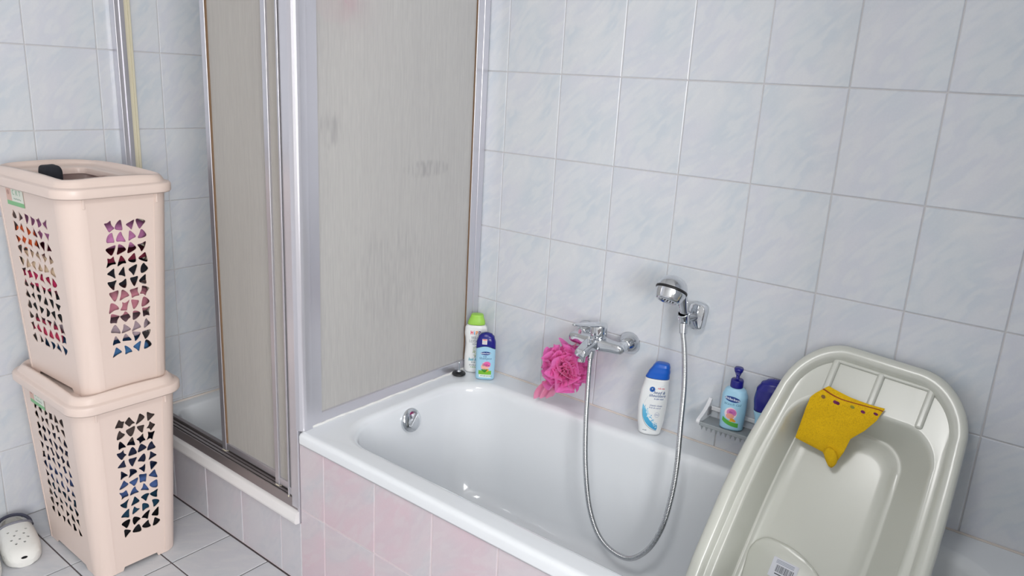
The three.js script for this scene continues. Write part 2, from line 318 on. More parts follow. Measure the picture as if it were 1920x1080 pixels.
  // three sliding doors pushed together to the right
  const door = (x0, x1, z, bottom, w, stained) => {
    const p = mesh(s, 'sliding_door', merge([box(x0, x0 + w, bottom - 0.006, top - 0.02, z - 0.006, z + 0.006, 0.002), box(x1 - 0.012, x1, bottom, top - 0.02, z - 0.0045, z + 0.0045), box(x0 + w, x1 - 0.012, bottom, bottom + 0.022, z - 0.0045, z + 0.0045, 0.002), box(x0 + w, x1 - 0.012, top - 0.045, top - 0.02, z - 0.0045, z + 0.0045)]), M.alu);
    const g = new THREE.PlaneGeometry(x1 - x0 - w - 0.012, top - 0.045 - bottom - 0.022); g.translate((x0 + w + x1 - 0.012) / 2, (top - 0.045 + bottom + 0.022) / 2, z - 0.001);
    mesh(p, 'pane', g, M.paneDoor, 'frosted acrylic pane');
    if (stained) mesh(p, 'gasket', box(x0 + w, x0 + w + 0.004, bottom + 0.022, top - 0.045, z - 0.001, z + 0.0035), M.gasket, 'brown stained gasket');
    mesh(p, 'guide_foot', box(x0 + 0.002, x0 + w - 0.001, bottom - 0.014, bottom - 0.004, z - 0.0055, z + 0.0072, 0.0015), M.beige, 'yellowed plastic guide foot');
  };
  door(0.503, 0.895, 0.7065, 0.274, 0.022, true);
  door(0.806, 0.902, 0.7185, 0.273, 0.02, false);
  door(0.884, 0.912, 0.7305, 0.272, 0.008, false);
}
// ---------------------------------------------------------------- laundry hampers
const bodyHalf = (y) => { const t = y / 0.55; return [lerp(0.189, 0.214, t), lerp(0.12, 0.145, t), lerp(0.046, 0.054, t)]; };   // half width, half depth, corner radius
function blob(cx, cy, sx, sy, r) {                     // one opening of the pierced panel: a rounded, slightly hollow triangle
  const n = r() < 0.8 ? 3 : 4, a0 = r() * 6.283, pts = [], long = Math.floor(r() * 3);
  for (let i = 0; i < n; i++) { const a = a0 + 6.283 * i / n + (r() - 0.5) * 0.6, q = (i === long ? 1.75 : 1.15) + 0.35 * r(); pts.push([cx + sx * clamp(q * Math.cos(a), -1.26, 1.26), cy + sy * clamp(q * Math.sin(a), -1.26, 1.26)]); const b = a + 3.1416 / n, w = 0.42 + 0.5 * r(); pts.push([cx + sx * w * Math.cos(b), cy + sy * w * Math.sin(b)]); }
  const p = new THREE.Path(), N = pts.length, mid = (i) => [(pts[i % N][0] + pts[(i + 1) % N][0]) / 2, (pts[i % N][1] + pts[(i + 1) % N][1]) / 2];
  p.moveTo(...mid(0)); for (let i = 1; i <= N; i++) p.quadraticCurveTo(...pts[i % N], ...mid(i)); return p;
}
function hamperBody(seed, H) {
  const list = [], T = 0.0025;
  for (const side of [0, 1, 2, 3]) {                   // +x, +z, -x, -z
    const wide = side % 2 === 1, r = rng(seed + side), half = (y) => { const [a, b, c] = bodyHalf(y); return (wide ? a : b) - c; };
    const q = new THREE.Shape(), f = half(0);
    q.moveTo(-f, 0); q.lineTo(-f * 0.72, 0); q.lineTo(-f * 0.66, 0.012); q.lineTo(f * 0.66, 0.012); q.lineTo(f * 0.72, 0); q.lineTo(f, 0); q.lineTo(half(H), H); q.lineTo(-half(H), H); q.closePath();
    const cols = wide ? 6 : 4, rows = 12, w = wide ? 0.212 : 0.116, off = wide ? 0 : side === 0 ? 0.008 : -0.008, y0 = 0.106, y1 = 0.494;
    for (let i = 0; i < cols; i++) for (let j = 0; j < rows; j++) {
      const cw = w / cols, ch = (y1 - y0) / rows;
      q.holes.push(blob(off - w / 2 + (i + 0.5) * cw + (r() - 0.5) * 0.0015, y0 + (j + 0.5) * ch + (r() - 0.5) * 0.0015, cw * 0.455, ch * 0.455, r));
    }
    const g = new THREE.ExtrudeGeometry(q, { depth: T, bevelEnabled: false, curveSegments: 4 }), p = g.attributes.position;
    for (let i = 0; i < p.count; i++) {
      const s = p.getX(i), y = p.getY(i), z = p.getZ(i), [a, b] = bodyHalf(y), o = (wide ? b : a) - 0.0012 - (T - z);
      if (side === 0) p.setXYZ(i, o, y, -s); else if (side === 2) p.setXYZ(i, -o, y, s); else if (side === 1) p.setXYZ(i, s, y, o); else p.setXYZ(i, -s, y, -o);
    }
    g.computeVertexNormals(); list.push(g);
  }
  for (const [sx, sz] of [[1, 1], [-1, 1], [-1, -1], [1, -1]]) {      // rounded corner pillars
    const rings = [];
    for (let k = 0; k <= 6; k++) {
      const y = H * k / 6, [a, b, c] = bodyHalf(y), ring = [];
      for (const [rr, dir] of [[c, 1], [c - T, -1]]) for (let i = 0; i <= 8; i++) { const t = (dir > 0 ? i : 8 - i) / 8 * Math.PI / 2; ring.push(V(sx * (a - c + rr * Math.cos(t)), y, sz * (b - c + rr * Math.sin(t)))); }
      rings.push(ring);
    }
    list.push(toCreasedNormals(loft(rings, { capStart: true, capEnd: true }), 0.7));
  }
  const [a, b, c] = bodyHalf(0.02), bottom = (y, d) => rrect(0, 0, a - d, b - d, c).map(([x, z]) => V(x, y, z));
  list.push(loft([bottom(0.016, 0.0035), bottom(0.02, 0.0035)], { capStart: true, capEnd: true }));
  return merge(list);
}
function hamperLid() {
  const OX = 0.2295, OZ = 0.1605, R = (d, y, arch = 0) => { const hx = OX - d, hz = OZ - d; return rrect(0, 0, hx, hz, Math.max(0.02, 0.062 - d * 0.5), 10, 12).map(([x, z]) => V(x, y + arch * Math.max(0, 1 - (Math.abs(z) > hz * 0.98 ? x / hx : z / hz) ** 2), z)); };
  return loft([
    R(0.0135, 0.549), R(0.0125, 0.536), R(0.0025, 0.534), R(0, 0.538), R(0, 0.556), R(0.0035, 0.5605), R(0.011, 0.5615), R(0.0145, 0.5645), R(0.018, 0.572, 0.003), R(0.024, 0.5785, 0.005), R(0.03, 0.5805, 0.006), R(0.036, 0.574, 0.003), R(0.039, 0.5675), R(0.062, 0.5665), R(0.072, 0.566), R(0.075, 0.563), R(0.076, 0.548), R(0.074, 0.5475), R(0.073, 0.561),
    R(0.06, 0.5635), R(0.038, 0.5645), R(0.03, 0.576), R(0.021, 0.573), R(0.016, 0.558), R(0.0135, 0.549),
  ]);
}
const stickerTexture = canvasTexture(256, 160, (g, w, h) => {
  g.fillStyle = '#dfe3d6'; g.fillRect(0, 0, w, h); g.fillStyle = '#d9b3a4'; g.fillRect(0, 0, 78, 128); g.fillStyle = '#b98d80'; g.beginPath(); g.arc(30, 60, 20, 0, 7); g.fill();
  g.fillStyle = '#7cba80'; g.fillRect(0, 126, w, 34); g.fillStyle = '#8fb495'; g.font = 'bold 56px sans-serif'; g.fillText('C K T', 92, 72); g.fillStyle = '#6b8a78'; for (let i = 0; i < 9; i++) g.fillRect(108 + i * 12, 96 + (i % 3) * 2, 8, 9);
});
const lidGeometry = hamperLid();
const stickerMaterial = std(0xffffff, 0.4, 0, { map: stickerTexture });
function hamper(label, pos, turn, seed, H) {
  const t = thing('laundry_hamper', label, 'hamper', pos, turn, 'stacked laundry hampers');
  const body = mesh(t, 'body', hamperBody(seed, H), M.hamper);
  const tab = new RoundedBoxGeometry(0.004, 0.028, 0.006, 1, 0.0015);
  for (const z of [-0.098, 0.098]) { const m = mesh(body, 'lid_clip', tab, M.hamper); m.position.set(bodyHalf(H - 0.025)[0] + 0.0008, H - 0.024, z); }
  mesh(t, 'lid', lidGeometry, M.hamper).position.y = H - 0.545;
  const s = new THREE.PlaneGeometry(0.1, 0.055); const st = mesh(body, 'sticker', s, stickerMaterial, 'pale green and pink maker sticker with the letters CKT');
  st.position.set(-0.06, H - 0.034, bodyHalf(H - 0.034)[1] + 0.0002); st.rotation.x = 0.0449;
  return t;
}
const HX = 0.33, HZ = 1.006, HUP = 0.567;
hamper('cream plastic laundry hamper standing on the floor, lower of the two', [HX, 0.001, HZ], 0, 301, 0.545);
hamper('cream plastic laundry hamper stacked on top of the other, lid opening showing dark cloth', [HX, HUP, HZ - 0.008], 0.05, 407, 0.568);

// clothes inside the hampers, seen through the openings
function garment(name, label, color, c, h, seed, group, rough = 0.9) {
  const g = new THREE.SphereGeometry(1, 40, 24), p = g.attributes.position, e = 0.42;
  for (let i = 0; i < p.count; i++) {
    const x = p.getX(i), y = p.getY(i), z = p.getZ(i), f = (q) => Math.sign(q) * Math.abs(q) ** e;
    const X = f(x) * h[0], Y = f(y) * h[1], Z = f(z) * h[2], n = 1 + 0.07 * noise3(X * 34 + seed, Y * 44, Z * 34, seed) + 0.03 * noise3(X * 95, Y * 120 + seed, Z * 95, seed + 3);
    p.setXYZ(i, X * Math.min(n, 1.03), Y * n + 0.004 * noise3(X * 22, Z * 22, seed, seed + 7), Z * Math.min(n, 1.03));
  }
  g.computeVertexNormals();
  return single(name, label, 'clothing', g, std(color, rough, 0, { bumpMap: fine, bumpScale: 0.0008 }), c, 0, group);
}
{
  const stack = (y, seed, items, group, where) => items.forEach(([name, colour, rgb, h, dx, wx], i) => {
    const [a, b] = bodyHalf(y.base ? 0 : y.at), hx = (wx || 1) * (a - (y.off > 0.3 ? 0.018 : 0.009)), hz = b - (y.off > 0.3 ? 0.024 : 0.009);
    garment(name, `${colour} folded inside the ${where}`, srgb(...rgb), [HX + (dx || 0), y.off + y.at + h / 2, HZ - (y.off > 0.3 ? 0.008 : 0)], [hx, h / 2 * 0.95, hz], seed + i * 13, group);
    y.at += h;
  });
  const g1 = 'clothes in the lower hamper', g2 = 'clothes in the upper hamper';
  stack({ off: 0, at: 0.022 }, 900, [['trousers', 'black trousers', [26, 26, 32], 0.13], ['sweater', 'dark teal sweater', [22, 66, 92], 0.07], ['shirt', 'mid blue shirt', [70, 96, 150], 0.075], ['jeans', 'dark navy jeans', [40, 46, 74], 0.1], ['jacket', 'dark brown jacket', [74, 62, 60], 0.1]], g1, 'lower hamper');
  stack({ off: HUP, at: 0.022 }, 1400, [['towel', 'bright blue towel', [78, 132, 188], 0.115], ['shirt', 'pale grey pink shirt', [186, 168, 178], 0.065], ['pyjamas', 'dusty pink pyjamas', [208, 138, 154], 0.09], ['trousers', 'black and navy trousers', [34, 34, 44], 0.075], ['blouse', 'maroon blouse', [122, 34, 58], 0.03], ['tunic', 'mauve pink tunic', [200, 132, 182], 0.085]], g2, 'upper hamper');
  // pieces lying along the long side of the upper hamper
  const side = (name, label, rgb, x, y, hx, hy, seed) => garment(name, label, srgb(...rgb), [x, HUP + y, HZ - 0.008 + bodyHalf(y)[1] - 0.0125 - 0.05 * (x - HX)], [hx, hy, 0.0055], seed, g2).rotation.set(0.0449, 0.05, 0);
  side('sock', 'orange sock pressed against the long side of the upper hamper', [214, 92, 40], 0.275, 0.418, 0.05, 0.03, 3001);
  side('vest', 'cream vest pressed against the long side of the upper hamper', [214, 190, 162], 0.33, 0.352, 0.1, 0.028, 3002);
  side('scarf', 'magenta scarf pressed against the long side of the upper hamper', [190, 40, 90], 0.31, 0.3, 0.1, 0.02, 3003);
  side('stocking', 'black stocking pressed against the long side of the upper hamper', [24, 26, 30], 0.34, 0.235, 0.11, 0.04, 3004);
  side('bib', 'raspberry bib pressed against the long side of the upper hamper', [196, 60, 96], 0.31, 0.15, 0.08, 0.026, 3005);
  garment('cap', 'dark navy cap poking out of the lid opening', srgb(38, 40, 48), [HX - 0.052, HUP + 0.578, HZ + 0.045], [0.03, 0.036, 0.024], 3010, g2);
  garment('belt_bag', 'brown cloth bag lying under the lid opening', srgb(118, 58, 38), [HX + 0.075, HUP + 0.565, HZ - 0.045], [0.05, 0.022, 0.03], 3012, g2);
}

// ---------------------------------------------------------------- clogs on the floor
function clogGeometry() {
  const L = 0.25, sect = (t, shrink) => {            // cross-section at t along the length, heel 0 to toe 1
    const hw = (0.036 + 0.016 * Math.sin(Math.min(1, t * 1.15) * Math.PI * 0.62)) * Math.sqrt(clamp(1 - ((t - 0.5) / 0.515) ** 6, 0.02, 1)) - shrink;
    const h = (t < 0.45 ? lerp(0.062, 0.072, t / 0.45) : lerp(0.072, 0.044, ((t - 0.45) / 0.55) ** 1.5)) * Math.sqrt(clamp(1 - ((t - 0.5) / 0.51) ** 10, 0.06, 1)) - shrink;
    const ring = []; for (let i = 0; i < 32; i++) { const a = 2 * Math.PI * i / 32, c = Math.cos(a), s = Math.sin(a), e = s < 0 ? 0.35 : 0.72; ring.push(V((t - 0.5) * L, s > 0 ? 0.018 + (h - 0.018) * Math.abs(s) ** e : 0.018 - (0.018 - shrink) * Math.abs(s) ** e, hw * Math.sign(c) * Math.abs(c) ** 0.72)); }
    return ring;
  };
  const body = (shrink, a, b) => { const r = []; for (let k = 0; k <= 28; k++) r.push(sect(lerp(a, b, k / 28), shrink)); return loft(r, { capStart: true, capEnd: true }); };
  const ev = new Evaluator(); ev.useGroups = false; ev.attributes = ['position', 'normal'];
  const brush = (g) => { const n = mergeVertices(g); n.deleteAttribute('uv'); n.computeVertexNormals(); const b = new Brush(n); b.updateMatrixWorld(); return b; };
  let r = ev.evaluate(brush(body(0, 0, 1)), brush(body(0.0045, 0.02, 0.98)), SUBTRACTION);
  const cut = (g) => { r.updateMatrixWorld(); r = ev.evaluate(r, brush(g), SUBTRACTION); };
  const q = new THREE.CylinderGeometry(0.06, 0.06, 0.3, 32); q.scale(1.3, 1, 1); q.rotateX(Math.PI / 2); q.translate(-0.088, 0.092, 0); cut(q);     // open heel, cut in a curve
  for (const [x, z] of [[0.02, -0.022], [0.022, 0.002], [0.018, 0.024], [0.04, -0.014], [0.041, 0.011], [0.06, -0.022], [0.062, 0], [0.059, 0.021], [0.08, -0.01], [0.08, 0.012]]) { const c = new THREE.CylinderGeometry(0.0036, 0.0036, 0.05, 10); c.rotateZ(-0.3); c.translate(x, 0.06, z); cut(c); }
  for (const [y, a, s] of [[0.028, 0, 1.9], [0.028, 0.75, 1], [0.028, -0.75, 1]]) { const c = new THREE.CylinderGeometry(0.0045, 0.0045, 0.05, 12); c.rotateZ(Math.PI / 2); c.scale(1, 0.8, s); c.rotateY(a); c.translate(0.112 * Math.cos(a) - (a ? 0.008 : 0), y, -0.05 * Math.sin(a)); cut(c); }
  const g = r.geometry.clone(); return toCreasedNormals(g, 0.6);
}
{
  const shell = clogGeometry(), white = std(srgb(228, 228, 224), 0.55), grey = std(srgb(128, 128, 138), 0.7), dark = std(srgb(72, 74, 92), 0.7);
  const insole = loft([0.006, 0.012].map((y, j) => { const r = []; for (let i = 0; i < 40; i++) { const a = 2 * Math.PI * i / 40; r.push(V(-0.002 + 0.108 * Math.cos(a), y, (0.034 + 0.008 * Math.cos(a)) * Math.sin(a) * (j ? 0.97 : 1))); } return r; }), { capStart: true, capEnd: true });
  const collar = new THREE.TubeGeometry(new THREE.CatmullRomCurve3([V(-0.045, 0.037, -0.046), V(-0.03, 0.058, -0.036), V(-0.022, 0.07, 0), V(-0.03, 0.058, 0.036), V(-0.045, 0.037, 0.046)]), 30, 0.006, 8);
  const strap = new THREE.TubeGeometry(new THREE.CatmullRomCurve3([V(-0.03, 0.046, -0.044), V(-0.075, 0.044, -0.043), V(-0.114, 0.043, -0.026), V(-0.126, 0.043, 0), V(-0.114, 0.043, 0.026), V(-0.075, 0.044, 0.043), V(-0.03, 0.046, 0.044)]), 40, 0.005, 8);
  strap.scale(1, 1, 1);
  for (const [label, x, z, turn] of [['white clog with vent holes beside the lower laundry hamper', 0.166, 1.213, -0.2], ['white clog at the left edge of the photo', 0.186, 1.333, -0.12]]) {
    const t = thing('clog', label, 'shoe', [x, 0.0005, z], turn, 'pair of white clogs');
    mesh(t, 'upper', shell, white); mesh(t, 'insole', insole, grey); mesh(t, 'collar', collar, grey, 'grey lining edge'); mesh(t, 'heel_strap', strap, dark, 'dark grey heel strap');
  }
}

// ---------------------------------------------------------------- bottles
// stations: [height, half width, half depth, centre offset, exponent]
function bottleSkin(stations, steps = 5, grow = 0, from = 0, to = 1) {
  const y = stations.map((s) => s[0]), rings = [], N = 64;
  const at = (h) => { let k = 0; while (k < y.length - 2 && h > y[k + 1]) k++; const t = clamp((h - y[k]) / (y[k + 1] - y[k]), 0, 1), s = t * t * (3 - 2 * t), A = stations[k], B = stations[k + 1]; return [1, 2, 3, 4].map((i) => lerp(A[i] ?? (i === 4 ? 2.4 : 0), B[i] ?? (i === 4 ? 2.4 : 0), i < 3 ? (stations.linear ? t : s) : t)); };
  return { at, y0: y[0], y1: y[y.length - 1], N };
}
function bottleBody(stations, opts = {}) {
  const k = bottleSkin(stations), n = opts.rings || 36, rings = [];
  for (let j = 0; j <= n; j++) { const h = lerp(k.y0, k.y1, j / n), [a, b, c, e] = k.at(h); rings.push(superellipse(a, b, e, k.N, c).map(([x, z]) => V(x, h + (opts.wave ? opts.wave(x, h, j / n) : 0), z))); }
  return loft(rings, { capStart: true, capEnd: true });
}
function labelSkin(stations, h0, h1, wide, cx = 0) {      // a printed patch that follows the front of the bottle
  const k = bottleSkin(stations), rows = 24, cols = 24, rings = [];
  for (let j = 0; j <= rows; j++) {
    const h = lerp(h0, h1, j / rows), [a, b, c, e] = k.at(h), r = [];
    for (let i = 0; i <= cols; i++) { const x = clamp(cx + lerp(-wide, wide, i / cols), -0.97 * a, 0.97 * a), z = b * Math.max(0, 1 - Math.abs(x / a) ** e) ** (1 / e); r.push(V(x + c, h, z + 0.0004)); }
    rings.push(r);
  }
  const g = loft(rings.map((r) => r.slice()), { closed: false }); let q = 0; const uv = g.attributes.uv;
  for (let j = 0; j <= rows; j++) for (let i = 0; i <= cols; i++, q++) uv.setXY(q, i / cols, j / rows);
  return g;
}
const printed = (w, h, draw, rough = 0.32) => std(0xffffff, rough, 0, { map: canvasTexture(w, h, draw) });
const ellipse = (g, x, y, a, b, fill, rot = 0) => { g.fillStyle = fill; g.beginPath(); g.ellipse(x, y, a, b, rot, 0, 7); g.fill(); };
// print too small to read: a row of short wavy marks
const marks = (g, x, y, w, h, fill) => { g.strokeStyle = fill; g.lineWidth = Math.max(2, h * 0.16); const r = rng(Math.round(x * 7 + y * 13 + w)); for (let q = x - w / 2; q < x + w / 2 - h * 0.4;) { const n = 2 + Math.floor(r() * 4); g.beginPath(); g.moveTo(q, y); for (let i = 0; i < n; i++) { g.lineTo(q + h * 0.22, y - h * (0.45 + 0.4 * r())); g.lineTo(q + h * 0.4, y - h * 0.1 * r()); q += h * 0.42; } g.stroke(); q += h * 0.35; } };
const text = (g, s, x, y, font, fill, align = 'center') => { g.fillStyle = fill; g.font = font; g.textAlign = align; g.fillText(s, x, y); };

{ // white lotion bottle in the corner
  const t = thing('lotion_bottle', 'tall white lotion bottle with a lime green cap in the tub corner', 'bottle', [1.003, 0.5005, 0.052], 0.62);
  const st = [[0, 0.031, 0.018, 0, 2.6], [0.004, 0.036, 0.022, 0, 2.6], [0.05, 0.037, 0.023], [0.1, 0.033, 0.02], [0.14, 0.038, 0.022], [0.158, 0.0375, 0.022], [0.168, 0.032, 0.021], [0.17, 0.029, 0.02]];
  mesh(t, 'body', bottleBody(st), M.bottleWhite);
  mesh(t, 'cap', bottleBody([[0.1705, 0.0295, 0.0195, 0, 2.4], [0.174, 0.0295, 0.0195, 0, 2.4], [0.202, 0.0215, 0.0165, 0.002, 2.4], [0.206, 0.019, 0.014, 0.002, 2.4]], { rings: 14 }), M.lime, 'lime green cap');
  mesh(t, 'label', labelSkin(st, 0.012, 0.16, 0.031), printed(512, 1024, (g, w, h) => {
    g.fillStyle = '#eef0f0'; g.fillRect(0, 0, w, h); const L = [['H', '#e4003a'], ['i', '#2b9ed8'], ['P', '#f08a1c'], ['P', '#5a2a86']]; let x = 110;
    for (const [c, f] of L) { text(g, c, x, 150, 'bold 130px sans-serif', f, 'left'); x += g.measureText(c).width + 4; }
    text(g, 'MILK', 250, 260, '92px sans-serif', '#5a6470'); text(g, 'LOTION', 250, 350, '92px sans-serif', '#5a6470'); marks(g, 250, 400, 150, 36, '#8a949a');
    const r = rng(8); for (let i = 0; i < 46; i++) ellipse(g, 330 + (r() - 0.5) * 240, 560 + (r() - 0.5) * 260, 12 + 22 * r(), 6 + 9 * r(), ['#b9c9a4', '#a5bc8e', '#cfd8bd', '#8d9f7e'][i % 4], r() * 3);
    marks(g, 240, 800, 300, 84, '#3aa3b8'); marks(g, 240, 850, 150, 40, '#7f9aa0'); marks(g, 240, 920, 260, 40, '#66707a'); marks(g, 240, 970, 200, 38, '#7fae6a');
  }), 'printed label');
}
const blueLogo = (g, x, y, a, b, s, rot = 0) => { g.save(); g.translate(x, y); g.rotate(rot); ellipse(g, 0, 0, a, b, '#123a86'); text(g, 'Bübchen', 0, s * 0.34, `bold ${s}px serif`, '#eef4fb'); g.restore(); };
{ // small blue shampoo beside it
  const t = thing('shampoo_bottle', 'small light blue shampoo bottle with rounded navy cap beside the lotion bottle', 'bottle', [1.071, 0.5005, 0.078], 0.62);
  const wave = (x) => -0.011 * (x / 0.032) ** 2 + 0.003;
  const st = [[0, 0.029, 0.014, 0, 2.8], [0.004, 0.0315, 0.0165, 0, 2.8], [0.06, 0.0325, 0.0175, 0, 2.8], [0.116, 0.0325, 0.0175, 0, 2.8]];
  mesh(t, 'body', bottleBody(st, { wave: (x, h, j) => j * j * wave(x) }), M.skyBlue);
  const cap = [[0.1165, 0.0328, 0.0178, 0, 2.8], [0.134, 0.0322, 0.0175, 0, 2.8], [0.15, 0.027, 0.0155, 0, 2.6], [0.159, 0.0185, 0.012, 0, 2.4], [0.163, 0.006, 0.005, 0, 2.2]];
  mesh(t, 'cap', bottleBody(cap, { rings: 24, wave: (x, h, j) => (1 - j) * wave(x) }), M.navy, 'navy blue flip cap');
  mesh(t, 'price_tag', labelSkin(cap, 0.126, 0.144, 0.008, -0.004), printed(128, 160, (g, w, h) => { g.fillStyle = '#f2efec'; g.fillRect(0, 0, w, h); g.fillStyle = '#d33'; g.fillRect(8, 12, w - 16, 22); g.fillStyle = '#999'; for (let i = 0; i < 5; i++) g.fillRect(14, 50 + i * 20, w - 30, 8); }), 'small white price tag');
  mesh(t, 'label', labelSkin(st, 0.006, 0.104, 0.026), printed(512, 960, (g, w, h) => {
    g.fillStyle = '#a6d4ec'; g.fillRect(0, 0, w, h); blueLogo(g, 266, 90, 170, 62, 76, -0.05); marks(g, 250, 226, 110, 52, '#24407a'); text(g, 'Shampoo', 260, 300, 'italic 92px serif', '#24407a');
    ellipse(g, 300, 500, 140, 120, '#f3b3c9'); ellipse(g, 250, 560, 120, 110, '#f4b9a8'); ellipse(g, 330, 460, 110, 90, '#ea6fae'); marks(g, 270, 480, 190, 38, '#7a2a70'); marks(g, 270, 530, 190, 38, '#7a2a70');
    g.fillStyle = '#7fbf3a'; g.fillRect(50, 690, 420, 140); ellipse(g, 330, 680, 70, 40, '#f0a648', -0.6); for (let i = 0; i < 6; i++) ellipse(g, 180 + i * 26, 690, 14, 70, '#3f8f2c', -0.8 + i * 0.3);
    g.fillStyle = '#eef6ee'; g.fillRect(70, 830, 390, 100); marks(g, 265, 895, 300, 48, '#5a8f8a');
  }), 'printed label');
}
{ // white shampoo bottle with slanted blue cap
  const t = thing('shampoo_bottle', 'tall white shampoo bottle with a slanted bright blue cap', 'bottle', [1.678, 0.5005, 0.05], 0.42);
  const st = [[0, 0.028, 0.017, 0.001, 2.5], [0.005, 0.032, 0.02, 0.001, 2.5], [0.05, 0.0385, 0.0225, 0.001, 2.5], [0.09, 0.0405, 0.0235, 0.002, 2.5], [0.13, 0.039, 0.0225, 0.004, 2.5], [0.165, 0.0345, 0.02, 0.0075, 2.5], [0.174, 0.0335, 0.0195, 0.008, 2.5]];
  mesh(t, 'body', bottleBody(st), M.bottleWhite);
  mesh(t, 'cap', bottleBody([[0.1745, 0.0338, 0.0196, 0.008, 2.5], [0.19, 0.0305, 0.019, 0.0115, 2.6], [0.208, 0.0245, 0.0175, 0.0165, 2.8], [0.2165, 0.0205, 0.015, 0.0185, 2.8], [0.219, 0.017, 0.012, 0.019, 2.8]], { rings: 22, wave: (x, h, j) => 0.004 * Math.max(0, j - 0.4) * (0.03 - x) / 0.03 * 0.6 }), M.capBlue, 'slanted bright blue cap');
  mesh(t, 'label', labelSkin(st, 0.008, 0.166, 0.0335), printed(640, 1280, (g, w, h) => {
    g.fillStyle = '#eef1f2'; g.fillRect(0, 0, w, h); g.strokeStyle = '#b9c4cc'; g.lineWidth = 4; g.beginPath(); g.moveTo(560, 60); g.bezierCurveTo(330, 140, 150, 330, 90, 560); g.stroke();
    ellipse(g, 250, 180, 74, 64, '#1c63b4'); ellipse(g, 262, 182, 40, 30, '#0d3f8c'); ellipse(g, 248, 172, 14, 12, '#e8f1fa'); marks(g, 490, 160, 190, 42, '#d2324a');
    text(g, 'head &', 450, 280, 'bold italic 92px sans-serif', '#244a86'); text(g, 'shoulders', 410, 360, 'bold italic 92px sans-serif', '#244a86'); marks(g, 470, 420, 250, 46, '#4d68a0');
    text(g, 'classic clean', 420, 590, 'bold 56px sans-serif', '#5a6a98'); marks(g, 410, 645, 330, 38, '#8a94b4'); g.strokeStyle = '#8d9cc4'; g.lineWidth = 6; g.beginPath(); g.arc(480, 800, 60, 0, 7); g.stroke(); marks(g, 480, 812, 90, 34, '#6a7ab0');
    g.beginPath(); g.moveTo(70, 560); g.bezierCurveTo(40, 800, 120, 1100, 500, 1200); g.bezierCurveTo(540, 1140, 530, 1090, 500, 1050); g.bezierCurveTo(380, 1030, 200, 900, 180, 700); g.bezierCurveTo(150, 660, 110, 620, 70, 560); g.closePath();
    const gr = g.createLinearGradient(60, 560, 500, 1200); gr.addColorStop(0, '#7cc4e6'); gr.addColorStop(0.5, '#58b4de'); gr.addColorStop(1, '#3f9ed4'); g.fillStyle = gr; g.fill();
    const r = rng(31); for (let i = 0; i < 90; i++) { const a = r(), x = lerp(110, 500, a) + (r() - 0.3) * 90, y = lerp(640, 1120, a ** 0.8) + (r() - 0.7) * 110; ellipse(g, x, y, 6 + 20 * r(), 4 + 9 * r(), ['#bfe4f4', '#8fd0ec', '#4aa7d8', '#e4f4fb'][i % 4], r() * 3); }
    g.strokeStyle = '#9aa6ac'; g.lineWidth = 14; g.beginPath(); g.moveTo(70, 700); g.bezierCurveTo(80, 960, 190, 1160, 510, 1215); g.stroke();
    marks(g, 180, 1240, 90, 30, '#5a6a80');
  }), 'printed label with blue splash');
}
// wall caddy with two more bottles
const CY = 0.592;
{
  const t = thing('wall_caddy', 'grey and white plastic wall caddy with a toothed front edge', 'caddy', [1.955, 0, 0]), grey = std(srgb(150, 156, 160), 0.5), white = std(srgb(232, 233, 236), 0.35);
  mesh(t, 'tray', merge([box(-0.118, 0.118, CY - 0.006, CY - 0.001, 0.006, 0.074, 0.002), box(-0.118, 0.118, CY - 0.006, CY + 0.005, 0.069, 0.076, 0.002)]), grey);
  const tooth = new THREE.CylinderGeometry(0.0042, 0.0006, 0.013, 6); tooth.translate(0, CY - 0.0115, 0.0715);
  for (let i = 0; i < 17; i++) { const m = mesh(t, 'tooth', tooth, grey); m.position.x = -0.11 + i * 0.01375; }
  const q = new THREE.Shape(); q.moveTo(0, -0.004); q.lineTo(-0.07, -0.004); q.quadraticCurveTo(-0.078, 0.004, -0.068, 0.01); q.quadraticCurveTo(-0.04, 0.018, -0.022, 0.03); q.quadraticCurveTo(-0.008, 0.04, 0, 0.05); q.closePath();
  for (const x of [-0.128, 0.118]) { const g = new THREE.ExtrudeGeometry(q, { depth: 0.01, bevelEnabled: false }); g.rotateY(Math.PI / 2); g.translate(x, CY, 0.001); const e = mesh(t, 'end_bracket', g, white, 'white curved end bracket'); const s = mesh(e, 'grip_pad', box(x + (x < 0 ? 0.01 : -0.004), x + (x < 0 ? 0.014 : 0), CY + 0.006, CY + 0.03, 0.006, 0.024, 0.002), std(srgb(128, 128, 132), 0.6)); }
  mesh(t, 'back_rail', box(-0.118, 0.118, CY + 0.018, CY + 0.03, 0.002, 0.008, 0.002), white);
}
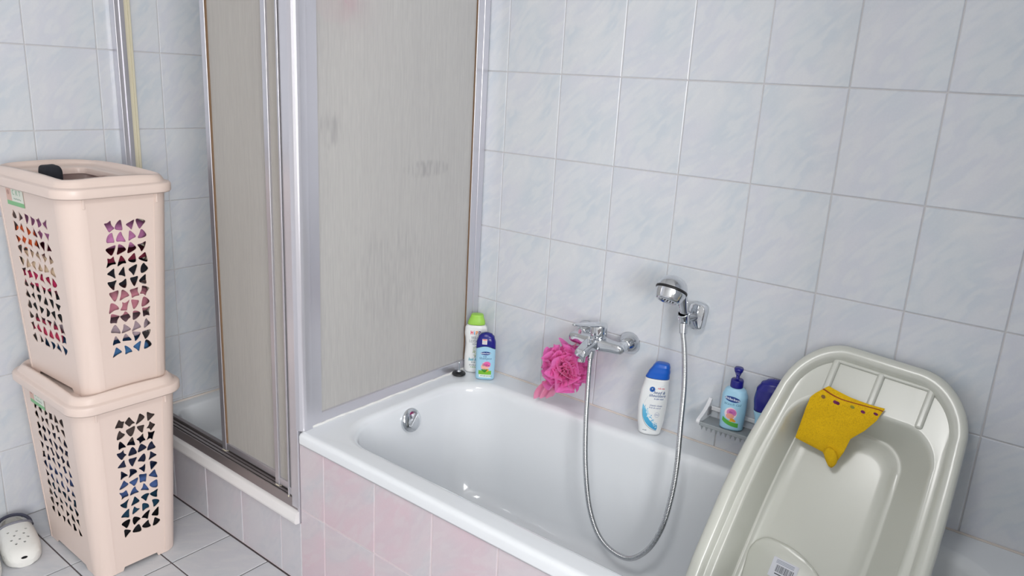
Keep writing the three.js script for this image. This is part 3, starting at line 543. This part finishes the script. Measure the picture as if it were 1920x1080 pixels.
{
  const t = thing('pump_bottle', 'light blue baby wash bottle with a navy pump standing in the caddy', 'bottle', [1.914, CY, 0.04], 0.3, 'bottles in the caddy');
  const st = [[0, 0.027, 0.019, 0, 2.4], [0.004, 0.031, 0.0225, 0, 2.4], [0.06, 0.0335, 0.0245, 0, 2.4], [0.095, 0.0335, 0.0245, 0, 2.4], [0.112, 0.028, 0.022, 0, 2.3], [0.121, 0.0165, 0.0165, 0, 2]];
  mesh(t, 'body', bottleBody(st), M.skyBlue);
  const pump = mesh(t, 'pump', lathe([[0, 0.12], [0.0168, 0.12], [0.0172, 0.123], [0.0168, 0.139], [0.015, 0.1425], [0.007, 0.143], [0.005, 0.145], [0.0045, 0.152], [0, 0.152]], 32), M.navy, 'navy blue pump');
  mesh(pump, 'pump_head', bottleBody([[0.151, 0.005, 0.006, 0, 2.2], [0.158, 0.0075, 0.011, 0, 2.2], [0.167, 0.0115, 0.014, 0, 2.2], [0.172, 0.0125, 0.0145, 0, 2.2], [0.1755, 0.0105, 0.012, 0, 2.2], [0.177, 0.004, 0.005, 0, 2]], { rings: 18 }), M.navy);
  mesh(pump, 'nozzle', merge([rod([0, 0.166, 0.008], [0, 0.162, 0.032], 0.0048, 0.0038, 14), rod([0, 0.1625, 0.031], [0, 0.156, 0.033], 0.0036, 0.003, 12)]), M.navy);
  mesh(t, 'label', labelSkin(st, 0.006, 0.104, 0.0275, -0.004), printed(512, 960, (g, w, h) => {
    g.fillStyle = '#a6d4ec'; g.fillRect(0, 0, w, h); blueLogo(g, 250, 120, 190, 76, 84, 0.12); text(g, 'Wasch Gel', 260, 290, 'italic 84px serif', '#2f6f96');
    ellipse(g, 250, 520, 150, 170, '#f4dfe4'); ellipse(g, 270, 490, 120, 110, '#dc86bc'); ellipse(g, 280, 480, 80, 70, '#c96fb4'); ellipse(g, 240, 600, 100, 80, '#f0a898'); marks(g, 270, 500, 100, 44, '#8a3a86');
    g.fillStyle = '#5fb84a'; g.beginPath(); g.moveTo(70, 640); g.quadraticCurveTo(200, 760, 460, 780); g.lineTo(460, 900); g.quadraticCurveTo(180, 880, 60, 760); g.fill(); ellipse(g, 320, 700, 80, 40, '#f2a83e', 0.5); ellipse(g, 270, 730, 40, 24, '#f6c14a');
  }), 'printed label');
}
{
  const t = thing('shampoo_bottle', 'light blue bottle with a large domed navy cap, half hidden by the baby bath', 'bottle', [2.013, CY, 0.04], 0.3, 'bottles in the caddy');
  const wave = (x) => 0.011 * Math.tanh(x / 0.02);
  const st = [[0, 0.024, 0.017, 0, 2.5], [0.004, 0.028, 0.02, 0, 2.5], [0.05, 0.036, 0.024, 0, 2.5], [0.09, 0.0425, 0.027, 0, 2.5]];
  mesh(t, 'body', bottleBody(st, { wave: (x, h, j) => j * j * wave(x) }), M.skyBlue);
  mesh(t, 'cap', bottleBody([[0.0905, 0.0428, 0.0274, 0, 2.5], [0.115, 0.046, 0.029, 0, 2.4], [0.14, 0.043, 0.0275, 0, 2.3], [0.157, 0.034, 0.023, 0, 2.2], [0.167, 0.02, 0.015, 0, 2.1], [0.17, 0.006, 0.005, 0, 2]], { rings: 30, wave: (x, h, j) => (1 - j) ** 2 * wave(x) }), M.navy, 'large domed navy cap');
  mesh(t, 'label', labelSkin(st, 0.006, 0.076, 0.028, 0.004), printed(512, 768, (g, w, h) => { g.fillStyle = '#a6d4ec'; g.fillRect(0, 0, w, h); blueLogo(g, 250, 140, 190, 80, 84); text(g, 'Shampoo', 260, 320, 'italic 92px serif', '#24407a'); ellipse(g, 260, 520, 130, 110, '#ee9cc0'); g.fillStyle = '#7fbf3a'; g.fillRect(70, 640, 380, 90); }), 'printed label');
}
{ // rubber plug with its metal pin, lying on the rim
  const t = thing('drain_plug', 'black rubber drain plug with metal pin on the tub rim', 'plug', [0.989, 0.5003, 0.117]);
  mesh(t, 'plug', lathe([[0, 0], [0.019, 0], [0.0225, 0.002], [0.023, 0.005], [0.021, 0.0085], [0.013, 0.0095], [0.012, 0.012], [0, 0.012]], 36), M.blackRubber);
  mesh(t, 'pin', lathe([[0, 0.011], [0.0085, 0.011], [0.007, 0.0135], [0.0025, 0.015], [0.002, 0.041], [0.0042, 0.0425], [0.0042, 0.0465], [0, 0.0475]], 20), M.chrome, 'chrome pin');
}

// ---------------------------------------------------------------- mixer tap, hand shower, hose
{
  const t = thing('bath_mixer_tap', 'chrome single-lever bath mixer tap on the tiled wall', 'tap', [1.485, 0.735, 0]);
  for (const x of [-0.0765, 0.0765]) {
    const r = mesh(t, 'rosette', lathe([[0, 0.036], [0.015, 0.036], [0.0185, 0.034], [0.026, 0.022], [0.033, 0.008], [0.0345, 0.003], [0.0345, 0.0005], [0, 0.0005]], 48), M.chrome); r.rotation.x = Math.PI / 2; r.position.set(x, 0, 0);
    const n = mesh(t, 'union_nut', rod([x, 0, 0.033], [x * 0.98, -0.002, 0.056], 0.0155, 0.0165, 24), M.chrome);
  }
  // body: a bar with a bevelled top that swells towards the cartridge
  const rings = []; for (let k = 0; k <= 24; k++) { const u = -1 + 2 * k / 24, x = u * 0.096, end = Math.sqrt(clamp(1 - Math.abs(u) ** 14, 0.08, 1)), w = (0.017 + 0.008 * Math.exp(-((u * 2.6) ** 2))) * end, h = (0.016 + 0.004 * Math.exp(-((u * 2.2) ** 2))) * end; rings.push(rrect(0.066, -0.002, w, h, 0.009, 5, 3).map(([z, y]) => V(x, y, z))); }
  mesh(t, 'body', loft(rings, { capStart: true, capEnd: true }), M.chrome);
  const c = mesh(t, 'cartridge_housing', lathe([[0.0225, 0.006], [0.0235, 0.014], [0.021, 0.017], [0.0245, 0.019], [0.0255, 0.026], [0.0252, 0.05], [0.0225, 0.0555], [0.012, 0.058], [0, 0.0585]], 44), M.chrome); c.position.set(0.004, 0.002, 0.064);
  // lever: flat blade rising towards the room
  const lv = []; for (let k = 0; k <= 16; k++) { const s = k / 16, z = lerp(0.055, 0.2, s), y = lerp(0.049, 0.083, s ** 0.9), w = lerp(0.02, 0.0085, Math.min(1, s * 1.25)) * (k === 16 ? 0.6 : 1), h = lerp(0.006, 0.003, s); lv.push(rrect(0, y, w, h, h * 0.9, 4, 2).map(([x, q]) => V(x, q, z))); }
  mesh(t, 'lever', loft(lv, { capStart: true, capEnd: true }), M.chrome);
  const sp = []; for (let k = 0; k <= 14; k++) { const s = k / 14, z = lerp(0.068, 0.15, s), y = lerp(-0.002, -0.02, s ** 1.6), w = lerp(0.024, 0.0165, s), h = lerp(0.016, 0.0135, s); sp.push(rrect(0, y, w, h, 0.008, 5, 3).map(([x, q]) => V(x - 0.004, q, z))); }
  const s = mesh(t, 'spout', loft(sp, { capStart: true, capEnd: true }), M.chrome);
  mesh(s, 'aerator', rod([-0.004, -0.028, 0.137], [-0.004, -0.044, 0.139], 0.0125, 0.0125, 24), M.chrome);
  mesh(t, 'diverter_knob', merge([rod([0, 0.006, 0.108], [0, 0.024, 0.108], 0.0045, 0.0045, 14), rod([0, 0.021, 0.108], [0, 0.029, 0.108], 0.0085, 0.0075, 20)]), M.chrome);
  mesh(t, 'hose_outlet', rod([0.011, -0.016, 0.108], [0.011, -0.036, 0.1125], 0.0115, 0.0105, 24), M.chrome);
}
{
  const pts = [[1.496, 0.699, 0.1125], [1.499, 0.67, 0.118], [1.507, 0.615, 0.13], [1.535, 0.511, 0.17], [1.565, 0.396, 0.2], [1.605, 0.282, 0.22], [1.65, 0.222, 0.23], [1.699, 0.201, 0.235], [1.751, 0.204, 0.235], [1.798, 0.25, 0.23], [1.828, 0.325, 0.22], [1.838, 0.415, 0.205], [1.837, 0.496, 0.19], [1.821, 0.605, 0.16], [1.8, 0.71, 0.12], [1.774, 0.787, 0.085], [1.754, 0.838, 0.0665]].map((p) => V(...p));
  const curve = new THREE.CatmullRomCurve3(pts), n = 900, g = new THREE.TubeGeometry(curve, n, 0.0076, 10), p = g.attributes.position, q = V(0, 0, 0);
  for (let j = 0; j <= n; j++) { curve.getPointAt(j / n, q); const s = j % 3 === 0 ? 0.86 : 1; for (let i = 0; i <= 10; i++) { const k = j * 11 + i; p.setXYZ(k, q.x + (p.getX(k) - q.x) * s, q.y + (p.getY(k) - q.y) * s, q.z + (p.getZ(k) - q.z) * s); } }
  g.computeVertexNormals();
  const t = thing('shower_hose', 'ribbed metal shower hose hanging in a loop into the tub', 'hose');
  mesh(t, 'hose', g, M.chromeHose);
  mesh(t, 'hose_nut', rod([1.7565, 0.83, 0.068], [1.7505, 0.853, 0.0585], 0.0105, 0.0125, 20), M.chrome);
}
{
  const t = thing('shower_bracket', 'chrome wall bracket holding the hand shower', 'bracket');
  mesh(t, 'wall_block', (() => { const q = new THREE.Shape(); q.moveTo(-0.02, -0.033); q.quadraticCurveTo(0, -0.042, 0.018, -0.032); q.lineTo(0.025, 0.012); q.quadraticCurveTo(0.026, 0.026, 0.014, 0.028); q.lineTo(-0.014, 0.03); q.quadraticCurveTo(-0.026, 0.028, -0.025, 0.012); q.closePath(); const g = new THREE.ExtrudeGeometry(q, { depth: 0.02, bevelEnabled: true, bevelSize: 0.004, bevelThickness: 0.004, bevelSegments: 3 }); g.scale(0.82, 1, 1); g.translate(1.77, 0.876, 0.0045); return toCreasedNormals(g, 0.6); })(), M.chrome);
  mesh(t, 'holder_sleeve', (() => { const g = lathe([[0.0125, -0.018], [0.0165, -0.018], [0.0175, 0.016], [0.0135, 0.018], [0.0125, -0.018]], 28); g.rotateX(0.5); g.translate(1.7475, 0.87, 0.054); return g; })(), M.chrome);
  mesh(t, 'arm', rod([1.766, 0.872, 0.024], [1.755, 0.87, 0.044], 0.011, 0.01, 18), M.chrome);
}
{
  const t = thing('hand_shower', 'round chrome hand shower with black ring in its wall bracket', 'hand shower');
  const H = V(1.733, 0.958, 0.122), ax = V(-0.02, -0.87, 0.49).normalize(), q = new THREE.Quaternion().setFromUnitVectors(V(0, 1, 0), ax.clone().negate());
  const set = (m) => { m.quaternion.copy(q); m.position.copy(H); return m; };
  set(mesh(t, 'head', lathe([[0.041, 0.003], [0.0405, 0.012], [0.036, 0.024], [0.027, 0.033], [0.014, 0.0385], [0, 0.04]], 48), M.chrome));
  set(mesh(t, 'ring', lathe([[0.036, -0.003], [0.0425, -0.003], [0.0435, 0.0005], [0.0425, 0.004], [0.036, 0.004]], 48), M.blackRubber, 'black rubber ring'));
  const f = set(mesh(t, 'spray_face', lathe([[0.041, -0.0025], [0.0405, -0.01], [0.036, -0.025], [0.0325, -0.031], [0.0275, -0.0325], [0.0245, -0.029], [0, -0.0275]], 48), M.chrome));
  const nz = new THREE.CylinderGeometry(0.0016, 0.0013, 0.003, 8), r = [];
  for (const [n, rad] of [[6, 0.008], [12, 0.0165]]) for (let i = 0; i < n; i++) { const g = nz.clone(); g.translate(rad * Math.cos(6.283 * i / n), -0.029, rad * Math.sin(6.283 * i / n)); r.push(g); }
  const noz = mesh(f, 'nozzles', merge(r), M.blackRubber); noz.userData.kind = 'stuff';
  const c = new THREE.CatmullRomCurve3([V(1.742, 0.968, 0.1), V(1.747, 0.948, 0.088), V(1.7475, 0.915, 0.073), V(1.748, 0.885, 0.06), V(1.7485, 0.862, 0.0545)]), rings = [], fr = c.computeFrenetFrames(16);
  for (let k = 0; k <= 16; k++) { const p = c.getPointAt(k / 16), rad = lerp(0.0165, 0.0115, k / 16), ring = []; for (let i = 0; i < 20; i++) { const a = 6.283 * i / 20; ring.push(p.clone().addScaledVector(fr.normals[k], rad * Math.cos(a)).addScaledVector(fr.binormals[k], rad * 0.85 * Math.sin(a))); } rings.push(ring); }
  mesh(t, 'handle', loft(rings, { capStart: true, capEnd: true }), M.chrome);
}

// ---------------------------------------------------------------- bath poufs
const net = phys(srgb(255, 132, 212), 0.95, { transmission: 0.5, thickness: 0, bumpMap: fine, bumpScale: 0.0012 });
const netPale = phys(srgb(255, 170, 206), 0.95, { transmission: 0.5, thickness: 0, bumpMap: fine, bumpScale: 0.0012 });
function ruffles(radius, seed, count) {
  const r = rng(seed), list = [];
  for (let k = 0; k < count; k++) {
    const R = radius * (0.8 + 0.3 * r()), waves = 3 + Math.floor(r() * 4), ph = r() * 6.28, ph2 = r() * 6.28, amp = R * (0.3 + 0.2 * r()), nr = 7, na = 72, pos = [], uv = [], idx = [];
    for (let j = 0; j <= nr; j++) for (let i = 0; i <= na; i++) {
      const s = 0.12 + 0.88 * j / nr, a = 6.28319 * i / na, w = Math.sin(a * waves + ph) + 0.45 * Math.sin(a * (waves * 2 + 1) + ph2), rr = R * s * (1 - 0.08 * Math.cos(a * waves * 2 + ph));
      pos.push(rr * Math.cos(a + 0.18 * w * s), amp * s ** 1.6 * w * 0.75 + R * 0.28 * s * s, rr * Math.sin(a + 0.18 * w * s)); uv.push(a * 2, s * 2);
    }
    for (let j = 0; j < nr; j++) for (let i = 0; i < na; i++) { const a = j * (na + 1) + i, b = a + 1, c = a + na + 1, d = c + 1; idx.push(a, c, b, b, c, d); }
    const g = new THREE.BufferGeometry(); g.setAttribute('position', new THREE.Float32BufferAttribute(pos, 3)); g.setAttribute('uv', new THREE.Float32BufferAttribute(uv, 2)); g.setIndex(idx);
    const dir = V(r() - 0.5, r() - 0.5, r() - 0.5).normalize(); g.applyQuaternion(new THREE.Quaternion().setFromUnitVectors(V(0, 1, 0), dir)); g.computeVertexNormals(); list.push(g);
  }
  return merge(list);
}
{
  const t = thing('bath_pouf', 'bright pink mesh bath pouf hanging from the mixer tap', 'bath pouf', [1.402, 0.636, 0.098]);
  const a = mesh(t, 'ruffles', ruffles(0.07, 71, 20), net);
  const rows = []; for (let k = 0; k <= 14; k++) { const s = k / 14, w = 0.022 + 0.02 * Math.sin(s * 2.6), r = []; for (let i = 0; i <= 20; i++) { const u = i / 20 - 0.5; r.push(V(-0.03 - 0.05 * s + u * 2 * w * 0.9 + 0.02 * s * s, -0.035 - 0.075 * s + u * 0.02, 0.02 + 0.012 * Math.sin(u * 17 + s * 3))); } rows.push(r); }
  mesh(t, 'loose_end', loft(rows, { closed: false }), netPale, 'pale pink loose end of netting');
  mesh(t, 'cord', new THREE.TubeGeometry(new THREE.CatmullRomCurve3([V(0, 0.02, 0.0), V(0.016, 0.06, -0.012), V(0.024, 0.095, -0.02), V(0.022, 0.122, -0.03), V(0.014, 0.095, -0.055), V(0.004, 0.06, -0.03), V(0, 0.02, 0)]), 40, 0.0016, 6), netPale);
}
{
  const t = thing('bath_pouf', 'pink bath pouf inside the shower, blurred behind the frosted wall', 'bath pouf', [0.897, 1.648, 0.55]);
  mesh(t, 'ruffles', ruffles(0.048, 90, 14), net);
  mesh(t, 'cord', new THREE.TubeGeometry(new THREE.CatmullRomCurve3([V(0, 0, 0), V(0.01, 0.1, 0), V(0.0465, 0.29, 0.0), V(0.0465, 0.317, 0.0)]), 24, 0.0016, 6), netPale);
}

// ---------------------------------------------------------------- baby bath leaning in the tub, with a wash mitt
const bathFrame = (() => {
  const th = THREE.MathUtils.degToRad(56), rz = -0.07, d0 = V(0, -Math.sin(th), Math.cos(th)), u0 = V(1, 0, 0), c = Math.cos(rz), s = Math.sin(rz);
  const d = d0.clone().multiplyScalar(c).addScaledVector(u0, s), u = u0.clone().multiplyScalar(c).addScaledVector(d0, -s), n = d.clone().cross(u);
  return new THREE.Matrix4().makeBasis(u, d, n).setPosition(2.245, 0.89, 0.03);     // local x across, y down the length, z out of the rim
})();
const inBath = (o) => { bathFrame.decompose(o.position, o.quaternion, o.scale); return o; };
{
  const t = thing('baby_bath', 'pearl white plastic baby bath leaning against the wall inside the tub', 'baby bath'); inBath(t);
  const L = 0.885, R = (u0, u1, v0, v1, r, w) => rrect((u0 + u1) / 2, (v0 + v1) / 2, (u1 - u0) / 2, (v1 - v0) / 2, r, 14, 10).map(([x, y]) => { const k = 1 - 0.15 * Math.max(0, 1 - Math.max(y, 0) / 0.45) ** 1.3 - 0.1 * Math.max(0, (y - 0.6) / 0.28) ** 1.5 - (x < 0 ? 0.07 * Math.max(0, 1 - Math.max(y, 0) / 0.32) : 0); return V(x * k, y, w); });
  const o = (i, w, r = 0.135) => R(-0.224 + i, 0.246 - i, i, L - i, r - i * 0.6, w);
  const top = [o(0.001, -0.026), o(-0.001, -0.014), o(0.0, -0.006), o(0.004, -0.001), o(0.012, 0.0015), o(0.022, 0.001), o(0.028, -0.002), o(0.033, -0.008), o(0.036, -0.0155), R(-0.184, 0.206, 0.04, 0.842, 0.1, -0.0175),
    R(-0.175, 0.196, 0.13, 0.836, 0.085, -0.0175), R(-0.172, 0.193, 0.134, 0.834, 0.084, -0.0165), R(-0.168, 0.188, 0.139, 0.831, 0.082, -0.0195), R(-0.164, 0.182, 0.144, 0.828, 0.08, -0.028), R(-0.16, 0.165, 0.152, 0.82, 0.076, -0.055), R(-0.154, 0.14, 0.163, 0.806, 0.07, -0.09), R(-0.15, 0.122, 0.17, 0.795, 0.066, -0.1125), R(-0.148, 0.117, 0.174, 0.79, 0.063, -0.1145), R(-0.146, 0.112, 0.178, 0.786, 0.061, -0.113), R(-0.143, 0.106, 0.183, 0.78, 0.058, -0.1155), R(-0.138, 0.099, 0.19, 0.772, 0.054, -0.121), R(-0.128, 0.089, 0.2, 0.76, 0.048, -0.1245), R(-0.11, 0.075, 0.22, 0.74, 0.04, -0.1255)];
  const under = top.slice(1).reverse().map((r) => r.map((p) => { const q = p.clone(), c = V(0.008, 0.45, p.z), e = V(q.x - c.x, q.y - c.y, 0).normalize(); return q.addScaledVector(e, p.z > -0.02 ? -0.0025 : 0.0025).add(V(0, 0, -0.003)); }));
  mesh(t, 'shell', loft([...under, ...top], { capStart: true, capEnd: true }), M.bath);
  // ribs that divide the shelf at the head end into soap trays
  for (const u of [-0.09, 0.014, 0.124]) { const g = new RoundedBoxGeometry(0.017, 0.1, 0.013, 3, 0.006); g.translate(u, 0.086, -0.0165); mesh(t, 'shelf_rib', g, M.bath); }
  for (const [a, b] of [[-0.09, 0.014], [0.014, 0.124]]) { const g = new RoundedBoxGeometry(b - a, 0.01, 0.01, 2, 0.0045); g.translate((a + b) / 2, 0.041, -0.0155); mesh(t, 'shelf_rib', g, M.bath); }
  const q = new THREE.Shape(); q.moveTo(-0.11, 0.73); q.lineTo(-0.132, 0.55); q.quadraticCurveTo(-0.13, 0.508, -0.095, 0.502); q.quadraticCurveTo(0.02, 0.49, 0.08, 0.6); q.lineTo(0.085, 0.73); q.closePath();
  const g = new THREE.ExtrudeGeometry(q, { depth: 0.006, bevelEnabled: true, bevelSize: 0.006, bevelThickness: 0.005, bevelSegments: 4, curveSegments: 18 }); g.translate(0, 0, -0.127);
  mesh(t, 'seat_pad', toCreasedNormals(g, 0.7), M.bath);
  const s = new THREE.PlaneGeometry(0.062, 0.048); s.rotateZ(Math.PI); s.rotateY(0); const st = mesh(t, 'barcode_sticker', s, printed(256, 200, (c, w, h) => { c.fillStyle = '#d9dbe4'; c.fillRect(0, 0, w, h); c.fillStyle = '#8d94a6'; for (let i = 0; i < 3; i++) c.fillRect(40, 18 + i * 13, 180, 6); const r = rng(12); c.fillStyle = '#3e434c'; let x = 30; while (x < 205) { const b = 2 + Math.floor(r() * 6); c.fillRect(x, 66, b, 70); x += b + 2 + Math.floor(r() * 5); } c.fillRect(40, 150, 160, 10); }), 'white barcode sticker');
  st.rotation.x = 0; st.position.set(-0.045, 0.556, -0.1152); st.rotation.z = 0;
}
{
  const Lp = [[-0.084, 0.111], [-0.116, 0.15], [-0.123, 0.201], [-0.128, 0.248], [-0.058, 0.255], [-0.042, 0.271]], Rp = [[0.049, 0.119], [0.041, 0.15], [0.02, 0.181], [-0.004, 0.207], [-0.011, 0.24], [-0.022, 0.267]];
  const T = [0, 0.2, 0.42, 0.66, 0.86, 1], along = (P, t) => { let k = 0; while (k < 4 && t > T[k + 1]) k++; const f = (t - T[k]) / (T[k + 1] - T[k]); return [lerp(P[k][0], P[k + 1][0], f), lerp(P[k][1], P[k + 1][1], f)]; };
  const n = 44, lay = (v) => v < 0.14 ? -0.0115 : -0.0115 - (v - 0.14) * 0.67;
  const sheet = (side) => { const rows = []; for (let j = 0; j <= n; j++) { const t = j / n, a = along(Lp, t), b = along(Rp, t), r = []; for (let i = 0; i <= n; i++) { const s = i / n, u = lerp(a[0], b[0], s), v = lerp(a[1], b[1], s) + 0.006 * Math.sin(s * 3.14) * (1 - t), e = Math.min(1, 9 * Math.min(s, 1 - s), 9 * Math.min(t + 0.02, 1 - t)); const w = noise3(u * 46, v * 46, 3, 66) * 0.0032 + noise3(u * 110, v * 110, 7, 67) * 0.0012 + 0.004 * Math.exp(-(((s - 0.52) / 0.1) ** 2)) * clamp(t * 2.4 - 1.3, 0, 1); r.push(V(u, v, lay(v) + 0.005 + w + side * 0.0042 * Math.sqrt(e))); } rows.push(r); } const g = loft(rows, { closed: false }); let q = 0; for (let j = 0; j <= n; j++) for (let i = 0; i <= n; i++, q++) g.attributes.uv.setXY(q, i / n, 1 - j / n); return g; };
  const cloth = std(0xffffff, 0.95, 0, { map: canvasTexture(512, 512, (g, w, h) => {
    g.fillStyle = '#e8bb06'; g.fillRect(0, 0, w, h); const r = rng(4); for (let i = 0; i < 5000; i++) { g.fillStyle = ['#f2c70a', '#dcae04', '#ecbf08', '#d8a806'][i % 4]; g.fillRect(r() * w, r() * h, 5, 5); }
    g.strokeStyle = '#9c4a1e'; g.lineWidth = 8; g.beginPath(); for (let x = 0; x <= w; x += 8) g.lineTo(x, 30 + 8 * Math.sin(x / 90)); g.stroke();
    for (const [x, c] of [[70, '#8d6a3a'], [170, '#7a2a60'], [190, '#6a2350'], [300, '#93903a'], [390, '#7a2a60'], [480, '#6a2350']]) { g.fillStyle = c; g.beginPath(); g.ellipse(x, 62 + (x % 20), 20, 9, 0.3, 0, 7); g.fill(); }
  }), bumpMap: (() => { const t = fine.clone(); t.repeat.set(3, 3); return t; })(), bumpScale: 0.0016 });
  const t = thing('wash_mitt', 'yellow terry wash mitt draped over the baby bath ledge', 'wash mitt'); inBath(t);
  mesh(t, 'mitt', merge([sheet(1), sheet(-1)]), cloth);
  mesh(t, 'folded_corner', (() => { const g = new THREE.SphereGeometry(1, 28, 18), p = g.attributes.position; for (let i = 0; i < p.count; i++) { const x = p.getX(i), y = p.getY(i), z = p.getZ(i), n = 1 + 0.12 * noise3(x * 3, y * 3, z * 3, 21); p.setXYZ(i, -0.035 + x * n * (0.0155 - 0.005 * y) + 0.006 * y, 0.262 + y * 0.021 * n, -0.0795 - 0.013 * y + z * 0.009 * n); } g.computeVertexNormals(); return g; })(), cloth);
}

// ---------------------------------------------------------------- ceiling lamp, out of view
{
  const t = thing('ceiling_lamp', 'square opal ceiling lamp above the middle of the room', 'lamp', [LAMP.x, LAMP.y, LAMP.z]);
  mesh(t, 'base_plate', box(-0.13, 0.13, -0.02, -0.001, -0.13, 0.13, 0.004), M.whitePlastic);
  mesh(t, 'lamp_shade', box(-LAMP.half, LAMP.half, -0.088, -0.02, -LAMP.half, LAMP.half, 0.012), std(srgb(245, 245, 242), 0.4, 0, { emissive: new THREE.Color(1, 0.99, 0.98), emissiveIntensity: 1.2 }));
}

renderer.render(scene, camera);
